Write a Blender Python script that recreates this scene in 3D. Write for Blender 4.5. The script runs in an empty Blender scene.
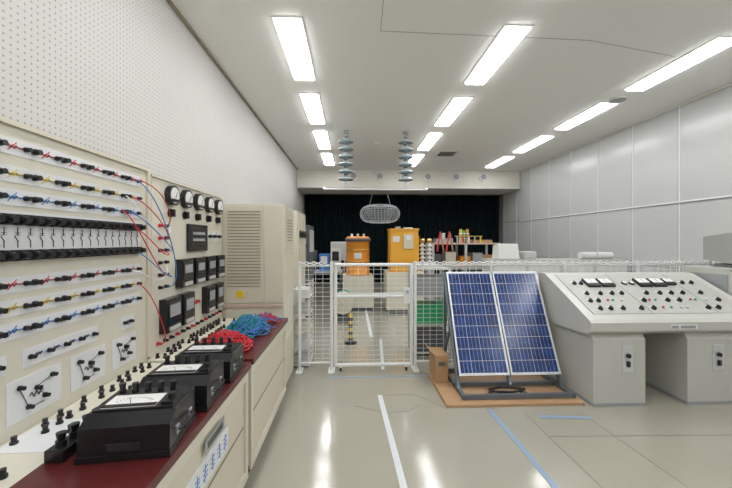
import bpy, math, random
from mathutils import Vector, Matrix, Euler
random.seed(7)
sc = bpy.context.scene
sc.view_settings.view_transform = 'Standard'
sc.view_settings.look = 'None'
sc.view_settings.exposure = 0.0

# ------------------------------------------------------------ materials
def mat(name, col, rough=0.5, metal=0.0, emis=None, es=0.0, spec=0.5, noise=0.0, nscale=8.0, bump=0.0, alpha=1.0, trans=0.0):
    m = bpy.data.materials.new(name); m.use_nodes = True
    nt = m.node_tree; b = nt.nodes['Principled BSDF']
    b.inputs['Base Color'].default_value = (*col, 1)
    b.inputs['Roughness'].default_value = rough
    b.inputs['Metallic'].default_value = metal
    b.inputs['Specular IOR Level'].default_value = spec
    b.inputs['Alpha'].default_value = alpha
    b.inputs['Transmission Weight'].default_value = trans
    if emis:
        b.inputs['Emission Color'].default_value = (*emis, 1)
        b.inputs['Emission Strength'].default_value = es
    if noise > 0 or bump > 0:
        g = nt.nodes.new('ShaderNodeNewGeometry')
        n = nt.nodes.new('ShaderNodeTexNoise'); n.inputs['Scale'].default_value = nscale
        n.inputs['Detail'].default_value = 4
        nt.links.new(g.outputs['Position'], n.inputs['Vector'])
        if noise > 0:
            mx = nt.nodes.new('ShaderNodeMix'); mx.data_type = 'RGBA'
            mx.inputs['A'].default_value = (*[c*(1-noise) for c in col], 1)
            mx.inputs['B'].default_value = (*[min(1, c*(1+noise)) for c in col], 1)
            nt.links.new(n.outputs['Fac'], mx.inputs['Factor'])
            nt.links.new(mx.outputs['Result'], b.inputs['Base Color'])
        if bump > 0:
            bp = nt.nodes.new('ShaderNodeBump'); bp.inputs['Strength'].default_value = bump
            bp.inputs['Distance'].default_value = 0.01
            nt.links.new(n.outputs['Fac'], bp.inputs['Height'])
            nt.links.new(bp.outputs['Normal'], b.inputs['Normal'])
    return m

M = {}
M['ceil'] = mat('ceiling_board', (0.87, 0.87, 0.84), 0.9, noise=0.03, nscale=30)
M['wallR'] = mat('steel_wall_panel', (0.54, 0.55, 0.54), 0.24, noise=0.02, nscale=2)
M['seam_and_shadow'] = mat('joint_and_gap_shadow', (0.22, 0.23, 0.23), 0.5)
M['white'] = mat('white_paint', (0.72, 0.72, 0.70), 0.45, noise=0.015)
M['beam'] = mat('beam_paint', (0.70, 0.68, 0.61), 0.7, noise=0.02)
M['cream'] = mat('cream_paint', (0.66, 0.61, 0.49), 0.42, noise=0.02, nscale=3)
M['cream2'] = mat('cream_paint_light', (0.70, 0.665, 0.555), 0.4, noise=0.02, nscale=3)
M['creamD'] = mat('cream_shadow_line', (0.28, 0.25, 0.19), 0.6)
M['strip'] = mat('printed_white_strip', (0.76, 0.77, 0.78), 0.35)
M['black'] = mat('black_bakelite', (0.012, 0.012, 0.014), 0.28)
M['blackm'] = mat('black_matte', (0.02, 0.02, 0.022), 0.6)
M['curtain'] = mat('black_curtain_cloth', (0.006, 0.012, 0.014), 0.95, spec=0.1)
M['redtop'] = mat('oxblood_linoleum', (0.10, 0.014, 0.014), 0.30, noise=0.2, nscale=60)
M['red'] = mat('red_plastic', (0.62, 0.03, 0.05), 0.4)
M['yellow'] = mat('yellow_print', (0.80, 0.58, 0.03), 0.5)
M['blue'] = mat('blue_print', (0.06, 0.22, 0.60), 0.4)
M['green'] = mat('green_plastic', (0.02, 0.40, 0.16), 0.4)
M['greend'] = mat('dark_teal_plastic', (0.01, 0.28, 0.25), 0.4)
M['grey'] = mat('grey_paint', (0.33, 0.34, 0.35), 0.5)
M['dgrey'] = mat('dark_grey_paint', (0.09, 0.10, 0.11), 0.5)
M['lgrey'] = mat('light_grey_paint', (0.54, 0.54, 0.52), 0.4, noise=0.015)
M['console'] = mat('console_enamel', (0.53, 0.53, 0.49), 0.28, noise=0.015)
M['face'] = mat('console_face_grey', (0.47, 0.47, 0.44), 0.4)
M['steel'] = mat('galvanised_steel', (0.55, 0.56, 0.58), 0.35, metal=0.8)
M['steelb'] = mat('slotted_angle_steel', (0.16, 0.19, 0.22), 0.4, metal=0.5)
M['alu'] = mat('aluminium_frame', (0.72, 0.74, 0.76), 0.35, metal=0.6)
M['bright'] = mat('bright_joint_cover', (0.78, 0.79, 0.79), 0.35)
M['fence'] = mat('fence_white_enamel', (0.80, 0.81, 0.81), 0.35)
M['orange'] = mat('orange_enamel', (0.78, 0.30, 0.03), 0.35)
M['orange2'] = mat('amber_enamel', (0.80, 0.40, 0.04), 0.35)
M['porc'] = mat('grey_porcelain', (0.42, 0.50, 0.52), 0.15, noise=0.1)
M['porcw'] = mat('white_porcelain', (0.75, 0.76, 0.75), 0.2)
M['ply'] = mat('plywood', (0.46, 0.28, 0.15), 0.5, noise=0.15, nscale=12)
M['card'] = mat('cardboard', (0.42, 0.26, 0.13), 0.8, noise=0.08)
M['tape'] = mat('white_floor_tape', (0.66, 0.69, 0.72), 0.4)
M['tapeb'] = mat('pale_blue_floor_tape', (0.26, 0.35, 0.48), 0.35)
M['joint'] = mat('floor_joint', (0.22, 0.21, 0.18), 0.4)
M['rubber'] = mat('rubber', (0.03, 0.03, 0.03), 0.7)
M['mesh'] = mat('woven_wire', (0.45, 0.48, 0.50), 0.4, metal=0.5)
M['light'] = mat('fluorescent_diffuser', (0.9, 0.9, 0.9), 0.6, emis=(0.98, 0.99, 1.0), es=16)
M['glassd'] = mat('dark_glass', (0.015, 0.018, 0.02), 0.08)
M['dial'] = mat('dial_white', (0.82, 0.82, 0.80), 0.3)
M['beigepc'] = mat('computer_plastic', (0.34, 0.34, 0.33), 0.45)
M['hole'] = mat('vent_dark', (0.10, 0.10, 0.09), 0.8)
M['brass'] = mat('brass', (0.6, 0.42, 0.15), 0.3, metal=0.9)
M['pink'] = mat('pale_pink_board', (0.62, 0.46, 0.40), 0.6)

# acoustic perforated board (left wall)
def perforated():
    m = bpy.data.materials.new('perforated_acoustic_board'); m.use_nodes = True
    nt = m.node_tree; b = nt.nodes['Principled BSDF']; b.inputs['Roughness'].default_value = 0.85
    g = nt.nodes.new('ShaderNodeNewGeometry'); sp = nt.nodes.new('ShaderNodeSeparateXYZ')
    nt.links.new(g.outputs['Position'], sp.inputs[0])
    outs = []
    for ax in ('Y', 'Z'):
        d = nt.nodes.new('ShaderNodeMath'); d.operation = 'MULTIPLY'; d.inputs[1].default_value = 1/0.036
        f = nt.nodes.new('ShaderNodeMath'); f.operation = 'FRACT'
        s = nt.nodes.new('ShaderNodeMath'); s.operation = 'SUBTRACT'; s.inputs[1].default_value = 0.5
        p = nt.nodes.new('ShaderNodeMath'); p.operation = 'POWER'; p.inputs[1].default_value = 2
        a = nt.nodes.new('ShaderNodeMath'); a.operation = 'ABSOLUTE'
        nt.links.new(sp.outputs[ax], d.inputs[0]); nt.links.new(d.outputs[0], f.inputs[0])
        nt.links.new(f.outputs[0], s.inputs[0]); nt.links.new(s.outputs[0], a.inputs[0]); nt.links.new(a.outputs[0], p.inputs[0])
        outs.append(p)
    ad = nt.nodes.new('ShaderNodeMath'); ad.operation = 'ADD'
    nt.links.new(outs[0].outputs[0], ad.inputs[0]); nt.links.new(outs[1].outputs[0], ad.inputs[1])
    lt = nt.nodes.new('ShaderNodeMath'); lt.operation = 'LESS_THAN'; lt.inputs[1].default_value = 0.026
    nt.links.new(ad.outputs[0], lt.inputs[0])
    mx = nt.nodes.new('ShaderNodeMix'); mx.data_type = 'RGBA'
    mx.inputs['A'].default_value = (0.60, 0.585, 0.565, 1); mx.inputs['B'].default_value = (0.34, 0.33, 0.32, 1)
    nt.links.new(lt.outputs[0], mx.inputs['Factor']); nt.links.new(mx.outputs['Result'], b.inputs['Base Color'])
    return m
M['wallL'] = perforated()

def floor_mat():
    m = bpy.data.materials.new('waxed_vinyl_floor'); m.use_nodes = True
    nt = m.node_tree; b = nt.nodes['Principled BSDF']
    g = nt.nodes.new('ShaderNodeNewGeometry')
    n = nt.nodes.new('ShaderNodeTexNoise'); n.inputs['Scale'].default_value = 1.3; n.inputs['Detail'].default_value = 6
    n2 = nt.nodes.new('ShaderNodeTexNoise'); n2.inputs['Scale'].default_value = 2.2; n2.inputs['Detail'].default_value = 5
    nt.links.new(g.outputs['Position'], n.inputs['Vector']); nt.links.new(g.outputs['Position'], n2.inputs['Vector'])
    mx = nt.nodes.new('ShaderNodeMix'); mx.data_type = 'RGBA'
    mx.inputs['A'].default_value = (0.34, 0.32, 0.26, 1); mx.inputs['B'].default_value = (0.42, 0.40, 0.335, 1)
    nt.links.new(n.outputs['Fac'], mx.inputs['Factor']); nt.links.new(mx.outputs['Result'], b.inputs['Base Color'])
    mr = nt.nodes.new('ShaderNodeMapRange'); mr.inputs['To Min'].default_value = 0.05; mr.inputs['To Max'].default_value = 0.20
    nt.links.new(n2.outputs['Fac'], mr.inputs['Value']); nt.links.new(mr.outputs['Result'], b.inputs['Roughness'])
    bp = nt.nodes.new('ShaderNodeBump'); bp.inputs['Strength'].default_value = 0.12; bp.inputs['Distance'].default_value = 0.02
    nt.links.new(n2.outputs['Fac'], bp.inputs['Height']); nt.links.new(bp.outputs['Normal'], b.inputs['Normal'])
    b.inputs['Specular IOR Level'].default_value = 0.75
    return m
M['floor'] = floor_mat()

def solar_mat():
    m = bpy.data.materials.new('polycrystalline_cell'); m.use_nodes = True
    nt = m.node_tree; b = nt.nodes['Principled BSDF']; b.inputs['Roughness'].default_value = 0.18
    g = nt.nodes.new('ShaderNodeNewGeometry')
    v = nt.nodes.new('ShaderNodeTexVoronoi'); v.inputs['Scale'].default_value = 55
    n = nt.nodes.new('ShaderNodeTexNoise'); n.inputs['Scale'].default_value = 7
    nt.links.new(g.outputs['Position'], v.inputs['Vector']); nt.links.new(g.outputs['Position'], n.inputs['Vector'])
    a = nt.nodes.new('ShaderNodeMath'); a.operation = 'MULTIPLY_ADD'; a.inputs[1].default_value = 0.45
    sp = nt.nodes.new('ShaderNodeSeparateColor')
    nt.links.new(v.outputs['Color'], sp.inputs[0]); nt.links.new(sp.outputs[0], a.inputs[0]); nt.links.new(n.outputs['Fac'], a.inputs[2])
    r = nt.nodes.new('ShaderNodeValToRGB')
    r.color_ramp.elements[0].position = 0.35; r.color_ramp.elements[0].color = (0.005, 0.014, 0.075, 1)
    r.color_ramp.elements[1].position = 1.0; r.color_ramp.elements[1].color = (0.022, 0.07, 0.26, 1)
    nt.links.new(a.outputs[0], r.inputs[0]); nt.links.new(r.outputs[0], b.inputs['Base Color'])
    return m
M['cell'] = solar_mat()

# ------------------------------------------------------------ mesh builder
class B:
    def __init__(s, name):
        s.name = name; s.v = []; s.f = []; s.mi = []; s.sm = []; s.mats = []; s.T = Matrix.Identity(4)
    def _m(s, k):
        if k not in s.mats: s.mats.append(k)
        return s.mats.index(k)
    def add(s, vs, fs, k, smooth=False):
        o = len(s.v); i = s._m(k)
        s.v += [tuple(s.T @ Vector(p)) for p in vs]
        for f in fs:
            s.f.append([o+a for a in f]); s.mi.append(i); s.sm.append(smooth)
    def box(s, x0, x1, y0, y1, z0, z1, k):
        vs = [(x0,y0,z0),(x1,y0,z0),(x1,y1,z0),(x0,y1,z0),(x0,y0,z1),(x1,y0,z1),(x1,y1,z1),(x0,y1,z1)]
        s.add(vs, [(0,3,2,1),(4,5,6,7),(0,1,5,4),(1,2,6,5),(2,3,7,6),(3,0,4,7)], k)
    def bar(s, p0, p1, w, h, k, up=(0,0,1)):
        p0 = Vector(p0); p1 = Vector(p1); d = (p1-p0).normalized(); u = Vector(up)
        if abs(d.dot(u)) > 0.98: u = Vector((0,1,0))
        a = d.cross(u).normalized()*w/2; b = a.cross(d).normalized()*h/2
        vs = [p0-a-b, p0+a-b, p0+a+b, p0-a+b, p1-a-b, p1+a-b, p1+a+b, p1-a+b]
        s.add(vs, [(0,1,2,3),(7,6,5,4),(0,4,5,1),(1,5,6,2),(2,6,7,3),(3,7,4,0)], k)
    def cyl(s, p0, p1, r0, k, r1=None, seg=12, smooth=True):
        r1 = r0 if r1 is None else r1
        p0 = Vector(p0); p1 = Vector(p1); d = (p1-p0).normalized()
        u = Vector((0,0,1)) if abs(d.z) < 0.9 else Vector((1,0,0))
        a = d.cross(u).normalized(); b = d.cross(a).normalized()
        vs = []
        for p, r in ((p0,r0),(p1,r1)):
            for i in range(seg):
                t = 2*math.pi*i/seg; vs.append(p + a*math.cos(t)*r + b*math.sin(t)*r)
        s.add(vs, [(i,(i+1)%seg,seg+(i+1)%seg,seg+i) for i in range(seg)], k, smooth)
        s.add(vs, [tuple(range(seg))[::-1], tuple(range(seg,2*seg))], k)
    def lathe(s, c, prof, k, seg=24, smooth=True):
        vs = []; n = len(prof)
        for r, z in prof:
            for i in range(seg):
                t = 2*math.pi*i/seg; vs.append((c[0]+r*math.cos(t), c[1]+r*math.sin(t), c[2]+z))
        fs = [(j*seg+i, j*seg+(i+1)%seg, (j+1)*seg+(i+1)%seg, (j+1)*seg+i) for j in range(n-1) for i in range(seg)]
        s.add(vs, fs, k, smooth)
    def prism(s, prof, x0, x1, k):  # prof list of (y,z)
        n = len(prof); vs = [(x0,y,z) for y,z in prof]+[(x1,y,z) for y,z in prof]
        s.add(vs, [tuple(range(n)), tuple(range(n,2*n))[::-1]]+[(i,n+i,n+(i+1)%n,(i+1)%n) for i in range(n)], k)
    def tube(s, pts, r, k, seg=6, closed=False):
        pts = [Vector(p) for p in pts]
        n = len(pts)
        rng = range(n if closed else n-1)
        for i in rng:
            s.cyl(pts[i], pts[(i+1)%n], r, k, seg=seg)
    def ring(s, c, R, r, k, ax='z', seg=16, sy=1.0):
        P = []
        for i in range(seg):
            t = 2*math.pi*i/seg; a, b = R*math.cos(t), R*sy*math.sin(t)
            P.append({'z':(c[0]+a,c[1]+b,c[2]),'x':(c[0],c[1]+a,c[2]+b),'y':(c[0]+a,c[1],c[2]+b)}[ax])
        s.tube(P, r, k, 5, True)
    def done(s, bevel=0.0):
        me = bpy.data.meshes.new(s.name); me.from_pydata(s.v, [], s.f)
        for k in s.mats: me.materials.append(M[k])
        me.polygons.foreach_set('material_index', s.mi); me.polygons.foreach_set('use_smooth', s.sm)
        me.update()
        import bmesh
        bm = bmesh.new(); bm.from_mesh(me); bmesh.ops.recalc_face_normals(bm, faces=bm.faces); bm.to_mesh(me); bm.free()
        ob = bpy.data.objects.new(s.name, me); sc.collection.objects.link(ob)
        if bevel:
            md = ob.modifiers.new('bevel', 'BEVEL'); md.width = bevel; md.segments = 2; md.limit_method = 'ANGLE'; md.angle_limit = 0.7
        return ob

def curve_obj(name, splines, r, mats):
    cu = bpy.data.curves.new(name, 'CURVE'); cu.dimensions = '3D'; cu.bevel_depth = r; cu.bevel_resolution = 2; cu.resolution_u = 6
    for k in mats: cu.materials.append(M[k])
    for pts, mi in splines:
        sp = cu.splines.new('NURBS'); sp.points.add(len(pts)-1)
        for p, q in zip(sp.points, pts): p.co = (*q, 1)
        sp.order_u = 4; sp.use_endpoint_u = True; sp.material_index = mi
    ob = bpy.data.objects.new(name, cu); sc.collection.objects.link(ob); return ob

XL, XR, YF, YB, YC, H = -1.68, 5.30, -2.0, 10.5, 12.15, 3.70

# ------------------------------------------------------------ room shell
b = B('floor'); b.box(XL-.1, XR+.1, YF-.1, YC+.1, -.1, 0, 'floor'); b.done()
b = B('ceiling'); b.box(XL-.1, XR+.1, YF-.1, YC+.1, H, H+.1, 'ceil'); b.done()
b = B('wall_left'); b.box(XL-.1, XL, YF, YC, 0, H, 'wallL'); b.done()
b = B('wall_back'); b.box(XL-.1, XR+.1, YC, YC+.1, 0, H, 'beam'); b.done()
b = B('wall_front'); b.box(XL-.1, XR+.1, YF-.1, YF, 0, H, 'white'); b.done()
b = B('wall_right')
b.box(XR+.012, XR+.1, YF, YC, 0, H, 'seam_and_shadow')
ys = [5.30+.91*k for k in range(-9, 8)]
for i in range(len(ys)-1):
    y0, y1 = max(ys[i], YF)+.010, min(ys[i+1], YC)-.010
    if y1 <= y0: continue
    for z0, z1 in ((0.0, 1.05), (1.06, 2.12), (2.142, H)):
        b.box(XR, XR+.012, y0, y1, z0, z1, 'wallR')
b.done()
b = B('trim_1')   # bright upright joint covers on right wall, with gap shadow painted as dark strips
for y in ys:
    if YF < y < YC:
        b.box(XR-.008, XR-.001, y-.018, y+.004, 0.0, H-.002, 'bright'); b.box(XR-.004, XR-.001, y+.004, y+.018, 0.0, H-.002, 'seam_and_shadow')
b.box(XR-.012, XR-.009, YF+.01, YB-.01, 2.122, 2.146, 'bright'); b.box(XR-.012, XR-.009, YF+.01, YB-.01, 2.106, 2.122, 'seam_and_shadow')
b.done()
b = B('trim_2')   # ceiling edge mouldings
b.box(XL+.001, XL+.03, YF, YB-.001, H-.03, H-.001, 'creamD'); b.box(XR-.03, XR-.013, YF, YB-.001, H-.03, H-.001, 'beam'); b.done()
b = B('trim_3')   # beam/soffit with round air nozzles
b.box(XL+.001, XR-.013, YB, YC-.30, 3.14, H-.001, 'beam')
b.box(XL+.001, XR-.013, YB-.02, YB, 3.14, 3.17, 'white')
for x in (0.05, 0.86, 1.6, 2.35, 3.24, 4.1):
    b.cyl((x, YB, 3.50), (x, YB-.05, 3.50), .13, 'white', seg=24); b.cyl((x, YB-.05, 3.50), (x, YB-.055, 3.50), .09, 'grey', seg=24)
b.done()
b = B('baseboard_right'); b.box(XR-.018, XR-.013, YF, YC, 0.001, .1, 'dgrey'); b.done()
b = B('baseboard_left'); b.box(XL+.001, XL+.012, YF, YC, 0.001, .1, 'dgrey'); b.done()

# ceiling fittings
for cx, oy in ((-.64, 0), (1.70, .03), (4.08, .13)):
    for n in range(-3, 4):
        y0 = 3.38+oy+1.72*n
        if y0+1.25 > YB: continue
        b = B('fluorescent_ceiling_light')
        b.box(cx-.125, cx+.125, y0, y0+1.24, H-.030, H-.003, 'light')
        for a in (cx-.15, cx+.125): b.box(a, a+.025, y0-.02, y0+1.26, H-.012, H-.001, 'white')
        for a in (y0-.02, y0+1.24): b.box(cx-.125, cx+.125, a, a+.02, H-.012, H-.001, 'white')
        b.done()
b = B('ceiling_air_diffuser')
b.box(2.12, 2.62, 8.2, 8.7, H-.015, H-.001, 'white')
for k in range(6): b.box(2.17, 2.57, 8.25+k*.07, 8.29+k*.07, H-.02, H-.015, 'hole')
b.done()
b = B('ceiling_speaker'); b.cyl((4.12, 5.12, H-.001), (4.12, 5.12, H-.02), .13, 'white', seg=24); b.cyl((4.12, 5.12, H-.02), (4.12, 5.12, H-.024), .11, 'grey', seg=24); b.done()
b = B('ceiling_smoke_detector'); b.lathe((.55, 7.6, H-.001), [(.001,-.05),(.04,-.05),(.06,-.02),(.06,0)], 'white'); b.done()
b = B('trim_4')   # ceiling board joint
for p, q in (((.28, 2.9), (.30, 3.55)), ((.30, 3.55), (2.6, 3.62)), ((2.6, 3.62), (3.85, 3.9)), ((.28, 2.9), (.28, 1.5))):
    b.bar((*p, H-.002), (*q, H-.002), .006, .003, 'grey')
b.done()

# floor markings
b = B('floor_marking_tape')
def tp(x0, y0, x1, y1, w, k): b.bar((x0, y0, .0015), (x1, y1, .0015), w, .002, k)
tp(.27, 3.30, .36, .8, .045, 'tape'); tp(.44, 5.2, .36, 3.95, .04, 'tape'); tp(.30, 9.5, .30, 5.3, .05, 'tape')
tp(1.22, 2.98, 1.26, .8, .042, 'tapeb'); tp(-.25, 3.75, .85, 3.75, .03, 'tapeb'); tp(1.60, 2.84, 2.02, 2.80, .045, 'tapeb')
b.done()
b = B('floor_joint_lines')
def jl(pts, w=.012, k='joint'):
    for p, q in zip(pts[:-1], pts[1:]): b.bar((*p, .0008), (*q, .0008), w, .0012, k)
jl([(.02, 3.1), (.3, 2.95), (.5, 2.98), (.62, 3.1)], .006)
jl([(1.5, 2.9), (1.55, .8)], .008); jl([(1.5, 2.55), (3.4, 2.5)], .008)
jl([(.30, 3.3), (.62, 3.3), (.85, 3.0)], .006); jl([(2.0, 2.9), (2.1, .9)], .006)
b.done()

# curtain
b = B('blackout_curtain')
N = 520; vs = []; x0, x1 = XL+.02, XR-.03
for i in range(N+1):
    x = x0+(x1-x0)*i/N; y = YC-.13 + .035*math.sin(i*.75)+.015*math.sin(i*.31)
    vs += [(x, y, .05), (x, y, 3.13)]
b.add(vs, [(2*i, 2*i+2, 2*i+3, 2*i+1) for i in range(N)], 'curtain', True); b.done()
b = B('curtain_rail'); b.box(XL+.01, XR-.02, YC-.17, YC-.09, 3.131, 3.15, 'dgrey'); b.done()

# ------------------------------------------------------------ insulator strings + rod + basket
IY = 6.80
for X in (-.12, 1.08):
    b = B('suspension_insulator_string')
    b.cyl((X, IY, 3.699), (X, IY, 3.66), .05, 'steel'); b.ring((X, IY, 3.62), .03, .008, 'steel', 'y')
    b.cyl((X, IY, 3.60), (X, IY, 2.68), .014, 'steel')
    for k in range(6):
        z = 3.51-k*.150
        b.lathe((X, IY, z), [(.001,.055),(.04,.055),(.045,.02),(.07,.012),(.125,-.005),(.150,-.030),(.146,-.042),(.115,-.028),(.11,-.045),(.09,-.028),(.065,-.05),(.03,-.04),(.02,-.085),(.001,-.085)], 'porc' )
        b.cyl((X, IY, z+.035), (X, IY, z+.07), .042, 'dgrey')
    b.box(X-.03, X+.03, IY-.02, IY+.02, 2.62, 2.70, 'steel')
    b.ring((X, IY, 2.592), .03, .007, 'steel', 'y')
    b.done()
b = B('hanging_bus_rod'); b.cyl((-.55, IY, 2.535), (1.5, IY, 2.535), .018, 'bright')
for X in (-.55, 1.5): b.cyl((X-.02, IY, 2.535), (X+.02, IY, 2.535), .03, 'steel')
b.done()
b = B('wire_mesh_electrode')
c = Vector((.56, IY, 2.04)); A, C = .40, .18
def sup(t): return A*max(0, math.cos(t))**.45
for j in range(1, 14):
    t = -math.pi/2+math.pi*j/14; b.ring((c.x, c.y, c.z+C*math.sin(t)), sup(t), .004, 'mesh', seg=28)
for i in range(36):
    a = 2*math.pi*i/36
    b.tube([(c.x+sup(t)*math.cos(a), c.y+sup(t)*math.sin(a), c.z+C*math.sin(t)) for t in [-math.pi/2*.98+math.pi*.98*q/8 for q in range(9)]], .003, 'mesh', 4)
for dx in (-.22, .22): b.cyl((c.x+dx, IY, c.z+.15), (c.x+dx*.6, IY, 2.512), .003, 'steel')
b.done()

# ------------------------------------------------------------ left training panel (wall-side upright board)
PX = -1.24
def knob(b, y, z, r=.013, L=.03, k='black', x=PX+.004):
    b.cyl((x, y, z), (x+L*.35, y, z), r*1.25, k, seg=12); b.cyl((x+L*.35, y, z), (x+L, y, z), r, k, seg=12)
def zig(b, y, z, k, w=.05, h=.009, x=PX+.005):
    n = 6; P = [(x, y-w/2+w*i/n, z+(h if i % 2 else -h)*(0 if i in (0, n) else 1)) for i in range(n+1)]
    for p, q in zip(P[:-1], P[1:]): b.bar(p, q, .0026, .002, k, up=(1,0,0))
def ln(b, p, q, k, w=.003, x=PX+.005): b.bar((x,*p), (x,*q), w, .002, k, up=(1,0,0))
b = B('circuit_training_panel')
b.box(-1.50, PX-.002, .55, 2.12, .02, 1.92, 'cream2')
b.box(PX-.002, PX, .56, 2.11, .80, 1.91, 'cream2')
b.box(-1.52, PX+.012, .54, 2.13, 1.92, 1.935, 'cream')
b.box(-1.50, PX+.012, 2.10, 2.13, .80, 1.92, 'cream')
for z, col in ((1.845,'red'),(1.745,'yellow'),(1.66,'blue'),(1.34,'red'),(1.255,'yellow'),(1.17,'blue')):
    b.box(PX, PX+.003, .62, 2.04, z-.03, z+.03, 'strip')
    ln(b, (.66, z), (2.0, z), 'blackm', .002)
    for i in range(10):
        y = .70+i*.135
        knob(b, y, z, .010, .026)
        zig(b, y+.05, z, col, .04, .007); ln(b, (y+.032, z-.016), (y+.066, z+.018), col, .0025)
        ln(b, (y+.075, z), (y+.095, z), col, .005)
        knob(b, y+.10, z+.0, .008, .022, 'black')
b.box(PX, PX+.003, .62, 2.04, 1.425, 1.61, 'strip')
for i in range(28):
    y = .66+i*.05
    for z in (1.578, 1.447):
        b.box(PX+.003, PX+.022, y-.019, y+.019, z-.02, z+.02, 'black'); knob(b, y, z, .013, .026, 'black', PX+.022)
    ln(b, (y, 1.475), (y, 1.50), 'blackm', .0016); ln(b, (y, 1.522), (y, 1.55), 'blackm', .0016)
    ln(b, (y-.010, 1.530), (y+.010, 1.530), 'blackm', .0016); ln(b, (y-.010, 1.522), (y+.010, 1.522), 'blackm', .0016); ln(b, (y-.012, 1.518), (y+.002, 1.498), 'blackm', .0016)
for y0, y1 in ((.86, 1.27), (1.33, 1.71), (1.87, 1.98)):
    b.box(PX, PX+.003, y0, y1, 1.02, 1.09, 'strip'); ln(b, (y0+.02, 1.055), (y1-.02, 1.055), 'blue', .002)
    n = max(2, int((y1-y0)/.075))
    for i in range(n):
        y = y0+.03+i*(y1-y0-.06)/(n-1); knob(b, y, 1.055, .008, .02)
        if i < n-1: zig(b, y+.035, 1.057, 'blackm', .03, .006)
for y0, y1 in ((.95, 1.22), (1.27, 1.50), (1.55, 1.76), (1.81, 2.0)):
    b.box(PX, PX+.003, y0, y1, .83, .985, 'strip')
    w = y1-y0; cy = (y0+y1)/2
    for (a, z) in ((.2,.955),(.5,.93),(.8,.955),(.35,.87),(.65,.885)): knob(b, y0+w*a, z-.003, .008, .02)
    ln(b, (y0+w*.2, .95), (y0+w*.35, .87), 'blackm', .0018); ln(b, (y0+w*.5, .93), (y0+w*.65, .885), 'blackm', .0018); ln(b, (y0+w*.8, .95), (y0+w*.5, .93), 'blackm', .0018)
    zig(b, cy, .905, 'blackm', .06, .01); ln(b, (y0+w*.35, .86), (y0+w*.65, .86), 'blackm', .0018)
b.done()

# relay / meter panel
b = B('relay_meter_panel')
b.box(-1.50, PX-.002, 2.145, 3.30, .02, 1.90, 'cream2'); b.box(PX-.002, PX, 2.16, 3.29, .80, 1.89, 'cream2')
b.box(-1.50, PX+.01, 2.145, 3.30, 1.90, 1.915, 'cream')
for y in (2.37, 2.57, 2.77, 2.97, 3.17):
    b.cyl((PX, y, 1.81), (PX+.035, y, 1.81), .068, 'black', seg=28); b.cyl((PX+.035, y, 1.81), (PX+.037, y, 1.81), .055, 'dial', seg=28)
    b.bar((PX+.039, y, 1.79), (PX+.039, y+.025, 1.835), .003, .002, 'black', up=(1,0,0))
    b.box(PX+.037, PX+.040, y-.045, y+.045, 1.765, 1.785, 'black')
    b.cyl((PX, y, 1.69), (PX+.01, y, 1.69), .03, 'black', seg=16); b.box(PX+.01, PX+.035, y-.008, y+.008, 1.665, 1.715, 'black')
b.box(PX, PX+.02, 2.60, 2.93, 1.42, 1.63, 'black'); b.box(PX+.02, PX+.022, 2.63, 2.90, 1.46, 1.60, 'glassd')
b.box(PX+.022, PX+.024, 2.66, 2.87, 1.55, 1.57, 'grey'); b.box(PX+.022, PX+.024, 2.66, 2.87, 1.50, 1.52, 'grey')
def relay(y0, y1, z0, z1):
    b.box(PX, PX+.05, y0, y1, z0, z1, 'black'); b.box(PX+.05, PX+.055, y0+.015, y1-.015, z0+.05, z1-.02, 'glassd')
    b.box(PX+.055, PX+.058, y0+.03, y1-.03, z0+.10, z1-.04, 'grey'); b.box(PX+.05, PX+.06, y0+.03, y1-.03, z0+.01, z0+.035, 'lgrey')
for k in range(4): relay(2.44+k*.21, 2.61+k*.21, 1.17, 1.37)
relay(2.24, 2.43, .90, 1.12); relay(2.46, 2.63, .90, 1.12); relay(2.86, 3.02, .90, 1.12); relay(3.05, 3.21, .90, 1.12)
for z in (1.6, 1.52, 1.44, 1.36, 1.28, 1.20): 
    knob(b, 2.24, z, .010, .025, 'red' if z > 1.5 else 'black', PX); knob(b, 2.31, z, .010, .025, 'black', PX)
for y in (2.70, 2.76): knob(b, y, 1.02, .012, .03, 'red', PX)
for y in (2.98, 3.08, 3.18):
    b.box(PX, PX+.01, y-.03, y+.03, 1.50, 1.58, 'strip'); knob(b, y, 1.54, .012, .03, 'black', PX+.01)
for i in range(14): knob(b, 2.22+i*.077, .845, .010, .028, 'black' if i % 3 else 'red', PX)
b.done()

# patch cables on panels
sp = []
def cab(p, q, sag, out, mi):
    p = Vector(p); q = Vector(q); m = (p+q)/2
    sp.append(([p, p+Vector((out*.6,0,-.01)), m+Vector((out, 0, -sag)), q+Vector((out*.6,0,-.02)), q], mi))
cx = PX+.02
cab((cx, 1.94, 1.845), (cx, 2.24, 1.60), -.06, .12, 0); cab((cx, 1.92, 1.745), (cx, 2.24, 1.52), .02, .10, 0)
cab((cx, 1.90, 1.66), (cx, 2.30, 1.44), .05, .10, 1); cab((cx, 1.94, 1.34), (cx, 2.24, 1.36), .15, .09, 2)
cab((cx, 1.93, 1.578), (cx, 2.24, 1.44), .14, .11, 0); cab((cx, 1.95, 1.447), (cx, 2.30, 1.28), .10, .09, 1)
cab((cx, 1.99, 1.255), (cx, 2.22, .85), .02, .08, 0); cab((cx, 1.94, 1.845), (cx, 2.30, 1.20), .0, .14, 1)
cab((cx, 1.88, 1.745), (cx, 2.31, 1.60), .22, .07, 2); cab((cx, 1.86, 1.66), (cx, 2.24, 1.28), .16, .08, 0)
curve_obj('patch_cables', sp, .003, ['red', 'blue', 'strip', 'greend'])

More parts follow.
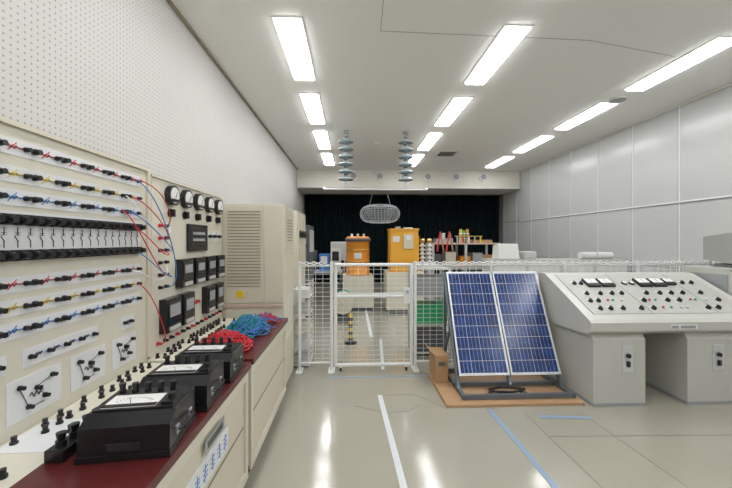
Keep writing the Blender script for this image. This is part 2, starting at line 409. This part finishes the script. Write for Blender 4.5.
# ------------------------------------------------------------ benches
ZT = .78
def bench(y0, y1, seed):
    b = B('test_bench')
    b.box(-1.235, -1.0, y0, y1, ZT-.05, ZT, 'cream2'); b.box(-1.0, -.60, y0, y1, ZT-.035, ZT, 'redtop')
    b.box(-1.215, -.63, y0+.01, y1-.01, .12, ZT-.05, 'cream'); b.box(-1.0, -.61, y0, y1, ZT-.05, ZT-.035, 'cream2')
    for ya in (y0+.01, y1-.05): b.box(-.63, -.615, ya, ya+.04, .10, ZT-.05, 'cream2')
    b.box(-.63, -.615, y0+.05, y1-.05, .10, .15, 'cream2'); b.box(-.63, -.615, y0+.05, y1-.05, ZT-.10, ZT-.05, 'cream2')
    b.box(-.63, -.624, y0+.06, y1-.06, .42, .425, 'creamD')
    for y in (y0+.12, y1-.12):
        for x in (-.70, -1.15):
            b.box(x-.035, x+.035, y-.03, y+.03, .10, .12, 'steel')
            for s in (-.02, .02): b.box(x-.03, x+.03, y+s-.003, y+s+.003, .03, .10, 'dgrey')
            b.cyl((x+.01, y-.016, .04), (x+.01, y+.016, .04), .038, 'rubber', seg=18)
    rnd = random.Random(seed)
    y = y0+.05
    while y < y1-.05:
        for x in (-1.195, -1.15, -1.06):
            if rnd.random() < (.85 if x < -1.1 else .5):
                yy = y+rnd.uniform(-.01, .01)
                b.cyl((x, yy, ZT), (x, yy, ZT+.010), .0125, 'black', seg=10); b.cyl((x, yy, ZT+.010), (x, yy, ZT+.028), .008, 'black', r1=.0095, seg=10)
        y += .06
    return b
b = bench(.55, 2.055, 3)
b.box(-1.22, -1.02, 1.20, 1.42, ZT, ZT+.002, 'strip')
b.box(-.615, -.612, 1.45, 1.66, .60, .66, 'steel')      # maker's plate
b.box(-.612, -.611, 1.47, 1.64, .615, .645, 'dgrey')
b.box(-.63, -.622, 1.28, 1.74, .46, .57, 'strip')
rnd = random.Random(5)
for k in range(6):
    yc = 1.32+k*.075
    for z in (.495, .515, .535): b.bar((-.621, yc-.022, z), (-.621, yc+.022, z+rnd.uniform(-.004,.004)), .004, .002, 'blue', up=(1,0,0))
    b.bar((-.621, yc+rnd.uniform(-.01,.01), .478), (-.621, yc, .552), .004, .002, 'blue', up=(1,0,0))
b.done(.003)
b = bench(2.10, 3.22, 4)
b.done(.003)

# portable meters
def meter(x, y, rz, name='portable_analog_meter'):
    b = B(name); b.T = Matrix.Translation((x, y, ZT+.001)) @ Matrix.Rotation(rz, 4, 'Z')
    w, d, h = .140, .120, .135
    pr = [(-d, 0), (d, 0), (d*.97, h), (-d*.55, h), (-d*.97, h*.80)]
    b.prism(pr, -w, w, 'black')
    b.box(-w-.004, w+.004, -d-.004, d+.004, 0, .02, 'black')
    b.box(-w+.012, w-.012, -d*.50, d*.90, h, h+.006, 'black')
    b.box(-w+.03, w-.075, -d*.42, d*.40, h+.006, h+.009, 'dial')
    for i in range(13):
        t = math.radians(40+100*i/12); cx_, cy_ = -.022, -.055
        b.bar((cx_+.07*math.cos(t), cy_+.07*math.sin(t), h+.0095), (cx_+.082*math.cos(t), cy_+.082*math.sin(t), h+.0095), .0015, .001, 'black')
    b.bar((-.018, -.04, h+.011), (-.05, .02, h+.011), .002, .001, 'black')
    b.box(-w+.03, w-.075, -d*.42, -d*.26, h+.009, h+.012, 'black')
    b.box(w-.060, w-.02, -d*.35, d*.3, h+.006, h+.014, 'black'); b.cyl((w-.04, 0, h+.014), (w-.04, 0, h+.03), .014, 'black')
    for i in range(5):
        xx = -w+.035+i*.045
        b.cyl((xx, d*.66, h+.006), (xx, d*.66, h+.018), .012, 'black', seg=12); b.cyl((xx, d*.66, h+.018), (xx, d*.66, h+.042), .009, 'black', r1=.012, seg=12)
    b.box(-.05, .05, -d-.0065, -d-.004, .035, .06, 'blackm')
    b.tube([(w+.004, -.06, .06), (w+.02, -.05, .062), (w+.02, .05, .062), (w+.004, .06, .06)], .006, 'black', 6)
    for s in (-1, 1): b.box(w-.002, w+.006, s*.06-.012, s*.06+.012, .045, .075, 'steel')
    return b.done(.004)
meter(-.76, 1.265, math.radians(6)); meter(-.76, 1.57, math.radians(4)); meter(-.76, 1.86, math.radians(2))
b = B('terminal_binding_post_block')
b.box(-.995, -.935, 1.14, 1.42, ZT+.001, ZT+.04, 'black')
for i in range(5):
    y = 1.17+i*.055; b.cyl((-.965, y, ZT+.04), (-.965, y, ZT+.06), .016, 'black', seg=12); b.cyl((-.965, y, ZT+.06), (-.965, y, ZT+.085), .011, 'black', r1=.015, seg=12)
b.done(.002)

# heaps of test leads
def heap(name, c, rx, ry, n, mats, seed, hh0=.085):
    rnd = random.Random(seed); sp = []
    for i in range(n):
        pts = []; a = rnd.uniform(0, 6.28); ox, oy = rnd.uniform(-.4,.4)*rx, rnd.uniform(-.4,.4)*ry
        for j in range(13):
            a += rnd.uniform(.5, 1.2); rr = rnd.uniform(.2, 1.0)
            x = max(-1.0, min(1.0, ox/rx+rr*.75*math.cos(a)))*rx; y = max(-1.0, min(1.0, oy/ry+rr*.75*math.sin(a)))*ry
            hh = max(0, 1-(x/rx)**2-(y/ry)**2)
            pts.append((c[0]+x, c[1]+y, ZT+.006+rnd.uniform(0, hh0)*hh**.7))
        sp.append((pts, i % len(mats)))
    curve_obj(name, sp, .0035, mats)
heap('red_test_lead_heap', (-.85, 2.30), .21, .18, 52, ['red'], 1, .13)
heap('green_blue_test_lead_heap', (-.82, 2.72), .19, .22, 56, ['greend', 'blue', 'greend'], 2, .15)
heap('red_test_lead_heap', (-.78, 3.06), .15, .12, 16, ['blue', 'red'], 9)

# ------------------------------------------------------------ cabinets along left side
b = B('louvered_equipment_cabinet')
x0, x1, y0, y1, z1 = -1.45, -.66, 3.34, 3.86, 1.86
b.box(x0, x1, y0, y1, .06, z1, 'cream2'); b.box(x0+.03, x1-.03, y0+.03, y1-.03, .0, .06, 'dgrey')
b.box(x0+.02, -.86, y0-.008, y0, .90, z1-.02, 'cream'); b.box(-.85, x1-.01, y0-.008, y0, .90, z1-.02, 'cream')
for k in range(25): b.box(-1.20, -.885, y0-.014, y0-.008, 1.06+k*.030, 1.069+k*.030, 'creamD')
b.box(x0+.02, x1-.01, y0-.010, y0-.002, .855, .885, 'pink')
b.cyl((-1.08, y0-.008, .985), (-1.08, y0-.014, .985), .04, 'yellow', seg=20)
for zz in (.1, .95, 1.4): b.box(x1, x1+.008, y0+.03, y1-.03, zz, zz+.42, 'cream')
for zz in range(8): b.box(x1+.008, x1+.012, y0+.12, y1-.12, 1.50+zz*.03, 1.51+zz*.03, 'creamD')
b.done(.004)
b = B('control_cubicle')
b.box(-1.5, -.77, 4.85, 5.65, 0.0, 1.93, 'cream2')
for k in range(3): b.box(-.77, -.76, 4.9+k*.25, 5.1+k*.25, 1.0, 1.85, 'cream'); b.cyl((-.76, 5.0+k*.25, 1.6), (-.74, 5.0+k*.25, 1.6), .06, 'black', seg=16)
b.box(-1.4, -.87, 4.84, 4.85, 1.1, 1.8, 'cream'); b.done(.004)
b = B('oscilloscope_rack')
b.box(-1.4, -.75, 6.0, 6.7, .05, 1.78, 'dgrey'); b.box(-1.35, -.80, 5.985, 6.0, 1.45, 1.70, 'lgrey'); b.box(-1.30, -1.0, 5.975, 5.985, 1.5, 1.66, 'glassd')
b.box(-1.35, -.80, 5.985, 6.0, 1.05, 1.38, 'grey'); b.box(-.75, -.74, 6.05, 6.65, 1.3, 1.7, 'lgrey')
for k in range(5): b.cyl((-.95+k*.03, 5.985, 1.6), (-.95+k*.03, 5.97, 1.6), .01, 'red', seg=8)
for x in (-1.35, -.82):
    for y in (6.05, 6.6): b.cyl((x-.02, y, .03), (x+.02, y, .03), .03, 'rubber')
b.done(.004)
b = B('storage_basket_stack')
for k in range(5):
    z = .02+k*.2; X0, X1, Y0, Y1 = -.72, -.50, 4.05, 4.40
    b.box(X0, X1, Y0, Y1, z, z+.012, 'white'); b.box(X0+.02, X1-.02, Y0+.02, Y1-.02, z+.012, z+.10, ('lgrey','white','cream2')[k%3])
    for zz in (.06, .12, .17):
        for (a, c_) in (((X0,Y0),(X1,Y0)),((X1,Y0),(X1,Y1)),((X1,Y1),(X0,Y1)),((X0,Y1),(X0,Y0))): b.bar((*a, z+zz), (*c_, z+zz), .006, .006, 'white')
    for a in ((X0,Y0),(X1,Y0),(X1,Y1),(X0,Y1)): b.bar((*a, z), (*a, z+.2), .01, .01, 'white')
b.done()

# ------------------------------------------------------------ fence and gate
FY = 3.93
def mesh_panel(b, x0, x1, z0, z1, y, sx=.075, sz=.05):
    n = max(1, round((x1-x0)/sx)); m = max(1, round((z1-z0)/sz))
    for i in range(1, n): b.bar((x0+(x1-x0)*i/n, y, z0), (x0+(x1-x0)*i/n, y, z1), .0045, .0045, 'fence')
    for j in range(1, m): b.bar((x0, y+.004, z0+(z1-z0)*j/m), (x1, y+.004, z0+(z1-z0)*j/m), .0035, .0035, 'fence')
def fence_run(name, x0, x1, n):
    b = B(name)
    for i in range(n+1):
        x = x0+(x1-x0)*i/n
        b.cyl((x, FY, .012), (x, FY, 1.25), .018, 'fence', seg=12); b.cyl((x, FY, 1.25), (x, FY, 1.265), .021, 'fence', seg=12)
        b.box(x-.035, x+.035, FY-.08, FY+.10, .001, .013, 'fence')
    for i in range(n):
        a, c_ = x0+(x1-x0)*i/n+.018, x0+(x1-x0)*(i+1)/n-.018
        for z in (.10, 1.215): b.cyl((a, FY, z), (c_, FY, z), .012, 'fence', seg=8)
        mesh_panel(b, a, c_, .10, 1.215, FY)
        m = int((c_-a)/.042)
        for k in range(m):
            xx = a+.02+k*.042
            if k % 2: b.ring((xx, FY-.02, 1.245), .022, .007, 'fence', 'y', 8, .7)
            else: b.ring((xx, FY-.02, 1.245), .022, .007, 'fence', 'z', 8, .7)
    return b.done()
fence_run('wire_mesh_fence', -.60, -.235, 1)
fence_run('wire_mesh_fence', .735, 5.2, 5)
b = B('fence_gate')
gx0, gx1 = -.19, .69
for x in (gx0, gx1):
    b.cyl((x, FY, .06), (x, FY, 1.24), .020, 'fence', seg=12)
for z, r in ((.07, .020), (.86, .018), (1.225, .020)): b.cyl((gx0, FY, z), (gx1, FY, z), r, 'fence', seg=10)
b.box(gx0, gx1, FY-.008, FY+.008, .84, .90, 'fence')
mesh_panel(b, gx0, gx1, .07, .84, FY, .085, .055); mesh_panel(b, gx0, gx1, .9, 1.225, FY, .085, .055)
b.box(gx1-.09, gx1-.02, FY-.03, FY-.01, .78, .96, 'fence'); b.cyl((gx1-.055, FY-.07, .92), (gx1-.055, FY-.03, .92), .02, 'steel')
for x in (gx0+.06, gx1-.06):
    b.box(x-.02, x+.02, FY-.02, FY+.02, .045, .07, 'fence'); b.cyl((x-.012, FY, .026), (x+.012, FY, .026), .025, 'rubber', seg=14)
b.done()

# ------------------------------------------------------------ solar demo
b = B('plywood_base_board'); b.box(.85, 2.125, 3.02, 3.81, .001, .026, 'ply'); b.done(.002)
P0 = Vector((0, 3.31, .17)); P1 = Vector((0, 3.78, 1.15)); L = (P1-P0).length
ang = math.atan2(P1.z-P0.z, P1.y-P0.y)
for X in (1.055, 1.575):
    b = B('solar_panel'); b.T = Matrix.Translation((X, P0.y, P0.z)) @ Matrix.Rotation(ang, 4, 'X')
    W = .508   # local: x across, y up the slope, z out of the face
    b.box(0, W, 0, L, -.02, .006, 'strip')
    for (a0, a1, c0, c1) in ((0, .014, 0, L), (W-.014, W, 0, L), (.014, W-.014, 0, .016), (.014, W-.014, L-.016, L)): b.box(a0, a1, c0, c1, -.028, .012, 'alu')
    cw, ch = (W-.036)/4, (L-.044)/9
    for i in range(4):
        for j in range(9):
            xa, ya = .018+i*cw+.0022, .022+j*ch+.0020
            b.box(xa, xa+cw-.0044, ya, ya+ch-.0040, .006, .0075, 'cell')
        for fr in (.33, .67):
            xb = .018+i*cw+cw*fr; b.box(xb-.0008, xb+.0008, .022, L-.022, .0075, .008, 'alu')
    b.box(.20, .30, L-.18, L-.08, -.05, -.028, 'black')
    b.done()
b = B('solar_panel_stand')
xm = 1.567
def sl(x, t, o=.045):
    d = (P1-P0)*t+P0; n = Vector((0, math.sin(ang), -math.cos(ang))); return Vector((x, d.y, d.z))+n*o
for x in (1.045, xm, 2.08):
    b.bar(sl(x, -.08), sl(x, 1.0), .03, .03, 'steelb')
for t in (.15, .5, .85): b.bar(sl(1.045, t, .075), sl(2.08, t, .075), .03, .03, 'steelb')
for x in (1.045, 2.08):
    b.bar((x, 3.10, .045), (x, 3.79, .045), .035, .035, 'steelb')
    b.bar(sl(x, -.08), (x, 3.28, .045), .03, .03, 'steelb')
    b.bar(sl(x, .93, .05), (x, 3.78, .05), .025, .025, 'steelb')
    b.bar(sl(x, .45, .05), (x, 3.76, .30), .02, .02, 'steelb')
b.bar((1.02, 3.12, .05), (2.10, 3.12, .05), .035, .04, 'steelb'); b.bar((1.02, 3.40, .05), (2.10, 3.40, .05), .03, .04, 'steelb')
b.bar((1.02, 3.77, .05), (2.10, 3.77, .05), .03, .04, 'steelb')
b.done()
sp = []; rnd = random.Random(3)
for i in range(7):
    a = rnd.uniform(0, 6); pts = []
    for j in range(9):
        a += .85; pts.append((1.5+.2*math.cos(a)*rnd.uniform(.7,1.1), 3.25+.06*math.sin(a), .035+rnd.uniform(0,.03)))
    sp.append((pts, 0))
curve_obj('coiled_black_cable', sp, .004, ['black'])
b = B('cardboard_box'); b.box(.865, 1.0, 3.50, 3.78, .028, .31, 'card'); b.box(.90, .97, 3.495, 3.50, .20, .24, 'hole')
b.bar((.865, 3.50, .31), (.80, 3.50, .36), .004, .004, 'card'); b.add([(.865,3.5,.31),(.865,3.78,.31),(.80,3.78,.37),(.80,3.5,.37)], [(0,1,2,3)], 'card'); b.done()

# ------------------------------------------------------------ right control console
CX0, CX1 = 2.135, 3.84
b = B('control_console')
b.prism([(3.80,.62),(3.80,1.14),(3.68,1.14),(2.985,.79),(2.95,.765),(2.95,.69),(3.02,.65)], CX0, CX1, 'console')
for xa, xb_ in ((2.18, 2.67), (3.07, 3.80)):
    b.prism([(3.78,.0),(3.78,.66),(3.03,.66),(2.99,.60),(2.99,.0)], xa, xb_, 'console')
    b.box(xa-.003, xb_+.003, 2.985, 3.785, .0, .03, 'grey')
b.box(2.67, 3.07, 3.60, 3.66, .05, .66, 'lgrey')
b.box(2.67, 3.07, 3.5, 3.6, .03, .08, 'black')
A0 = Vector((0, 3.005, .802)); A1 = Vector((0, 3.66, 1.1315))
sd = A1-A0; sn = Vector((0, -sd.z, sd.y)).normalized(); sdn = sd.normalized(); SL = sd.length
b.T = Matrix(((1,0,0,0),(0,sdn.y,sn.y,A0.y),(0,sdn.z,sn.z,A0.z),(0,0,0,1)))  # local x, along slope, normal
b.box(CX0+.09, CX1-.08, .05, SL-.01, 0, .003, 'face')
for x in (CX0+.09, 2.80, 3.45): b.box(x, x+.004, .05, SL-.01, .003, .005, 'seam_and_shadow')
def smeter(x, y, s=.066):
    b.box(x-s, x+s, y-s, y+s, .003, .03, 'black'); b.box(x-s*.88, x+s*.88, y-s*.35, y+s*.88, .03, .032, 'dial'); b.box(x-s*.04, x+s*.04, y-s*.2, y+s*.7, .032, .033, 'black')
MY = SL*.74
for x in (2.52, 2.675, 3.08, 3.235): smeter(x, MY)
for x in (2.88, 2.96): b.cyl((x, MY, .003), (x, MY, .02), .028, 'black', seg=20); b.cyl((x, MY, .02), (x, MY, .022), .021, 'dial', seg=20)
for x in (3.37,): smeter(x, MY+.01, .05)
def rot(x, y): 
    b.cyl((x, y, .003), (x, y, .012), .022, 'black', seg=16); b.box(x-.005, x+.005, y-.019, y+.019, .012, .032, 'black'); b.box(x-.022, x+.022, y+.03, y+.038, .003, .004, 'strip')
def lamp(x, y, k):
    b.cyl((x, y, .003), (x, y, .010), .014, 'steel', seg=14); b.cyl((x, y, .010), (x, y, .020), .010, k, seg=14)
for x in (2.34, 2.41, 3.52, 3.62): rot(x, MY)
for x in (2.36, 2.50, 2.62, 2.72, 2.98, 3.12, 3.24, 3.36, 3.55): rot(x, .36)
for x in (2.32, 2.40, 2.86, 3.10, 3.22, 3.62): rot(x, .24)
for x, k in ((2.50,'red'),(2.55,'green'),(2.64,'strip'),(2.92,'red'),(2.98,'green'),(3.34,'red'),(3.39,'green'),(3.50,'strip')): lamp(x, .25, k)
for x in (2.34, 2.44, 2.56, 2.74, 2.86, 3.40, 3.50): rot(x, .12)
for x, k in ((2.96,'red'),(3.04,'green'),(3.14,'strip'),(3.20,'strip')): lamp(x, .13, k)
b.T = Matrix.Identity(4)
b.box(2.87, 3.12, 2.944, 2.95, .705, .745, 'strip'); b.box(2.88, 2.94, 2.942, 2.944, .712, .738, 'grey'); b.box(2.96, 3.10, 2.942, 2.944, .712, .738, 'grey')
for x in (2.50, 3.36):
    b.box(x-.05, x+.05, 2.982, 2.99, .31, .55, 'alu'); b.cyl((x, 2.982, .46), (x, 2.965, .46), .02, 'black', seg=16); b.box(x-.012, x+.012, 2.965, 2.982, .36, .41, 'black')
b.box(2.97, 3.03, 3.598, 3.60, .40, .46, 'black')
b.done(.006)

b = B('equipment_console')
b.prism([(3.80,0),(3.80,1.20),(3.35,1.20),(3.22,1.12),(3.15,.80),(3.15,0)], 3.88, 5.2, 'console')
b.box(3.98, 5.1, 3.14, 3.15, .1, .6, 'lgrey')
b.box(3.88, 5.2, 3.30, 3.82, 1.20, 1.215, 'lgrey'); b.box(3.872, 3.88, 3.35, 3.75, .75, 1.15, 'grey')
b.done(.01)
b = B('crt_monitor')
b.T = Matrix.Translation((4.16, 3.58, 1.217)) @ Matrix.Rotation(math.radians(25), 4, 'Z')
b.box(-.12, .12, -.1, .1, 0, .03, 'beigepc'); b.prism([(-.18,.03),(-.18,.37),(-.1,.38),(.16,.33),(.16,.08),(-.1,.03)], -.19, .19, 'beigepc')
b.box(-.155, .155, -.186, -.18, .07, .34, 'glassd'); b.done(.008)
b = B('desktop_printer'); b.box(4.6, 5.0, 3.35, 3.75, 1.217, 1.42, 'beigepc'); b.box(4.65, 4.95, 3.33, 3.35, 1.26, 1.32, 'dgrey'); b.prism([(3.7,1.42),(3.75,1.42),(3.8,1.55),(3.78,1.55)], 4.65, 4.95, 'beigepc'); b.done(.006)

# ------------------------------------------------------------ high-voltage equipment behind the fence
b = B('test_transformer_tank')
x, y, r, z0, z1 = .13, 7.6, .26, .75, 1.60
b.box(x-r*1.25, x+r*1.25, y-r*1.25, y+r*1.25, .08, z0, 'cream2'); b.box(x-r*1.1, x+r*1.1, y-r*1.1, y+r*1.1, 0, .08, 'dgrey')
b.lathe((x, y, 0), [(r*.001,z0),(r*1.06,z0),(r*1.06,z0+.04),(r,z0+.05),(r,z1-.10),(r*1.07,z1-.09),(r*1.07,z1-.04),(r*.96,z1-.02),(r*.9,z1),(.001,z1)], 'orange', 36)
for z in (1.05, 1.3): b.lathe((x, y, 0), [(r,z-.012),(r*1.03,z-.012),(r*1.03,z+.012),(r,z+.012)], 'brass', 36)
b.lathe((x, y, 0), [(r*1.075,z1-.11),(r*1.09,z1-.11),(r*1.09,z1-.04),(r*1.075,z1-.04)], 'dgrey', 36)
for dx in (-.5, 0, .5): b.cyl((x+dx*r, y-.05, z1-.01), (x+dx*r, y-.05, z1+.06), .025, 'porcw')
b.box(x-.08, x+.08, y-r*1.05, y-r*.9, 1.12, 1.24, 'strip')
b.done()
b = B('boxed_test_transformer')
x, y, r, z0, z1 = 1.09, 7.3, .29, .85, 1.76
b.box(x-.38, x+.38, y-.33, y+.33, .08, z0, 'cream2'); b.box(x-.33, x+.33, y-.3, y+.3, 0, .08, 'dgrey')
b.box(x-r, x+r, y-.27, y+.27, z0, z1-.04, 'orange2'); b.box(x-r-.015, x+r+.015, y-.285, y+.285, z1-.04, z1, 'orange2')
for k in range(4): b.box(x+r, x+r+.03, y-.2+k*.12, y-.17+k*.12, z0+.1, z1-.15, 'orange2')
b.box(x-.02, x+.18, y-.30, y-.27, z1-.42, z1-.12, 'cream'); b.cyl((x+.08, y-.30, z1-.2), (x+.08, y-.315, z1-.2), .05, 'dial', seg=20)
b.box(x-.24, x-.10, y-.275, y-.27, z1-.28, z1-.16, 'strip'); b.cyl((x-.1, y, z1), (x-.1, y, z1+.05), .06, 'steel'); b.box(x+.03, x+.2, y-.1, y+.1, z1, z1+.03, 'steel')
b.done(.012)

b = B('post_insulator_stand')
for x in (1.56, 1.72):
    b.cyl((x, 7.5, 0), (x, 7.5, .9), .05, 'lgrey')
    for k in range(6): b.lathe((x, 7.5, .92+k*.09), [(.03,0),(.07,.01),(.07,.025),(.035,.06),(.03,.09)], 'porcw')
    b.lathe((x, 7.5, 1.46), [(.001,0),(.05,0),(.07,.04),(.05,.09),(.001,.1)], 'brass')
b.box(1.48, 1.80, 7.42, 7.58, 0, .04, 'grey'); b.done()

b = B('high_voltage_test_rack')
X0, X1, Y0, Y1 = 1.90, 3.45, 7.9, 8.6
for x in (X0, X1, (X0+X1)/2):
    for y in (Y0, Y1): b.bar((x, y, 0), (x, y, 1.42), .05, .05, 'lgrey')
for z in (.35, .85, 1.42): b.box(X0-.03, X1+.03, Y0-.03, Y1+.03, z, z+.035, 'lgrey' if z < 1 else 'pink')
for i, (x, k, h) in enumerate(((2.0,'dgrey',.3),(2.35,'cream',.35),(2.7,'orange',.25),(3.0,'grey',.33),(3.25,'card',.28))):
    b.box(x-.12, x+.12, 8.0, 8.35, .886, .886+h, k); b.box(x-.12, x+.12, 8.0, 8.35, .386, .386+h, ('lgrey','white','blue','cream','grey')[i])
for x, k, h in ((2.62,'yellow',.33),(2.70,'green',.30),(2.78,'orange',.33),(2.2,'porcw',.2)):
    b.cyl((x, 8.1, 1.455), (x, 8.1, 1.455+h), .035, k)
    for q in range(4): b.lathe((x, 8.1, 1.48+q*.06), [(.035,0),(.055,.01),(.035,.03)], 'porcw')
b.box(2.0, 2.4, 8.0, 8.3, 1.455, 1.56, 'steel'); b.box(2.9, 3.35, 8.0, 8.3, 1.455, 1.53, 'card')
for dx in (0, .22):
    b.bar((1.98+dx, 7.86, 1.25), (2.06+dx, 7.86, 1.72), .03, .03, 'red'); b.bar((2.14+dx, 7.86, 1.25), (2.06+dx, 7.86, 1.72), .03, .03, 'card')
b.box(2.45, 3.1, 7.98, 8.02, 1.60, 1.625, 'brass')
for k in range(5): b.cyl((2.5+k*.14, 7.98, 1.455), (2.5+k*.14, 7.98, 1.6), .018, ('steel','red','porcw','steel','yellow')[k])
b.done()

b = B('instrument_table')
b.box(-1.2, -.25, 8.2, 8.9, .72, .76, 'lgrey')
for x in (-1.17, -.28):
    for y in (8.23, 8.87): b.bar((x, y, 0), (x, y, .72), .04, .04, 'dgrey')
for x, k, h in ((-1.0,'dgrey',.5),(-.68,'blue',.42),(-.4,'white',.55)):
    b.box(x-.12, x+.12, 8.3, 8.7, .761, .761+h, k); b.box(x-.08, x+.08, 8.29, 8.3, .80+h*.4, .75+h*.9, 'glassd' if k != 'blue' else 'strip')
b.done()
b = B('whiteboard_stand')
b.box(-.55, -.15, 9.3, 9.33, 1.0, 1.45, 'lgrey'); b.box(-.58, -.12, 9.33, 9.35, .97, 1.48, 'alu')
for x in (-.5, -.2): b.bar((x, 9.36, 0), (x, 9.36, 1.4), .03, .03, 'steel'); b.bar((x, 9.1, .02), (x, 9.6, .02), .03, .03, 'steel')
b.done()
b = B('storage_shelf_unit')
X0, X1, Y0, Y1 = .80, 1.25, 4.3, 4.75
for x in (X0, X1):
    for y in (Y0, Y1): b.bar((x, y, 0), (x, y, 1.15), .03, .03, 'lgrey')
for z in (.06, .42, .78, 1.13): b.box(X0, X1, Y0, Y1, z, z+.02, 'lgrey')
for z, k in ((.081,'dgrey'),(.441,'green'),(.801,'grey')):
    b.box(X0+.03, X1-.03, Y0+.02, Y1-.05, z, z+.22, k); b.box(X0+.02, X1-.02, Y0+.01, Y1-.04, z+.22, z+.24, k)
b.box(X0+.05, X1-.1, Y0+.05, Y1-.1, 1.151, 1.19, 'white'); b.done()
b = B('hazard_striped_post')
for k in range(8): b.cyl((-.02, 5.0, .03+k*.05), (-.02, 5.0, .08+k*.05), .03, 'yellow' if k % 2 else 'black', seg=14)
b.cyl((-.02, 5.0, 0), (-.02, 5.0, .03), .09, 'black', seg=20); b.done()
b = B('low_storage_cabinet')
b.box(2.6, 5.2, 6.2, 6.7, 0, 1.15, 'lgrey')
for k in range(4): b.box(2.63+k*.65, 3.22+k*.65, 6.19, 6.2, .05, 1.1, 'white'); b.cyl((3.15+k*.65, 6.17, .6), (3.15+k*.65, 6.19, .6), .015, 'steel')
b.done(.003)
b = B('paper_roll_pair')
for x in (4.55, 4.88): b.cyl((x-.15, 6.4, 1.22), (x+.15, 6.4, 1.22), .068, 'white', seg=20)
b.done()
b = B('wrapped_equipment')
b.prism([(6.25,1.151),(6.6,1.151),(6.55,1.42),(6.32,1.45)], 2.75, 3.15, 'white'); b.box(3.25, 3.5, 6.3, 6.6, 1.151, 1.3, 'lgrey'); b.done(.02)
b = B('motor_generator_set')
b.box(-.35, .0, 6.2, 7.0, 0, .12, 'dgrey'); b.cyl((-.17, 6.25, .34), (-.17, 6.6, .34), .19, 'cream', seg=24); b.cyl((-.17, 6.63, .34), (-.17, 6.95, .34), .17, 'greend', seg=24); b.cyl((-.17, 6.2, .34), (-.17, 7.0, .34), .03, 'steel')
b.done()

# ------------------------------------------------------------ camera
cam = bpy.data.cameras.new('camera'); co = bpy.data.objects.new('camera', cam); sc.collection.objects.link(co)
cam.sensor_width = 36; cam.lens = 340*36/732; cam.shift_y = -3/732
co.location = (0, 0, 1.5); co.rotation_euler = (math.radians(90), 0, math.radians(-2.36)); cam.clip_start = .05
sc.camera = co
w = bpy.data.worlds.new('world'); sc.world = w; w.use_nodes = True
w.node_tree.nodes['Background'].inputs[0].default_value = (.8, .85, .9, 1); w.node_tree.nodes['Background'].inputs[1].default_value = .3
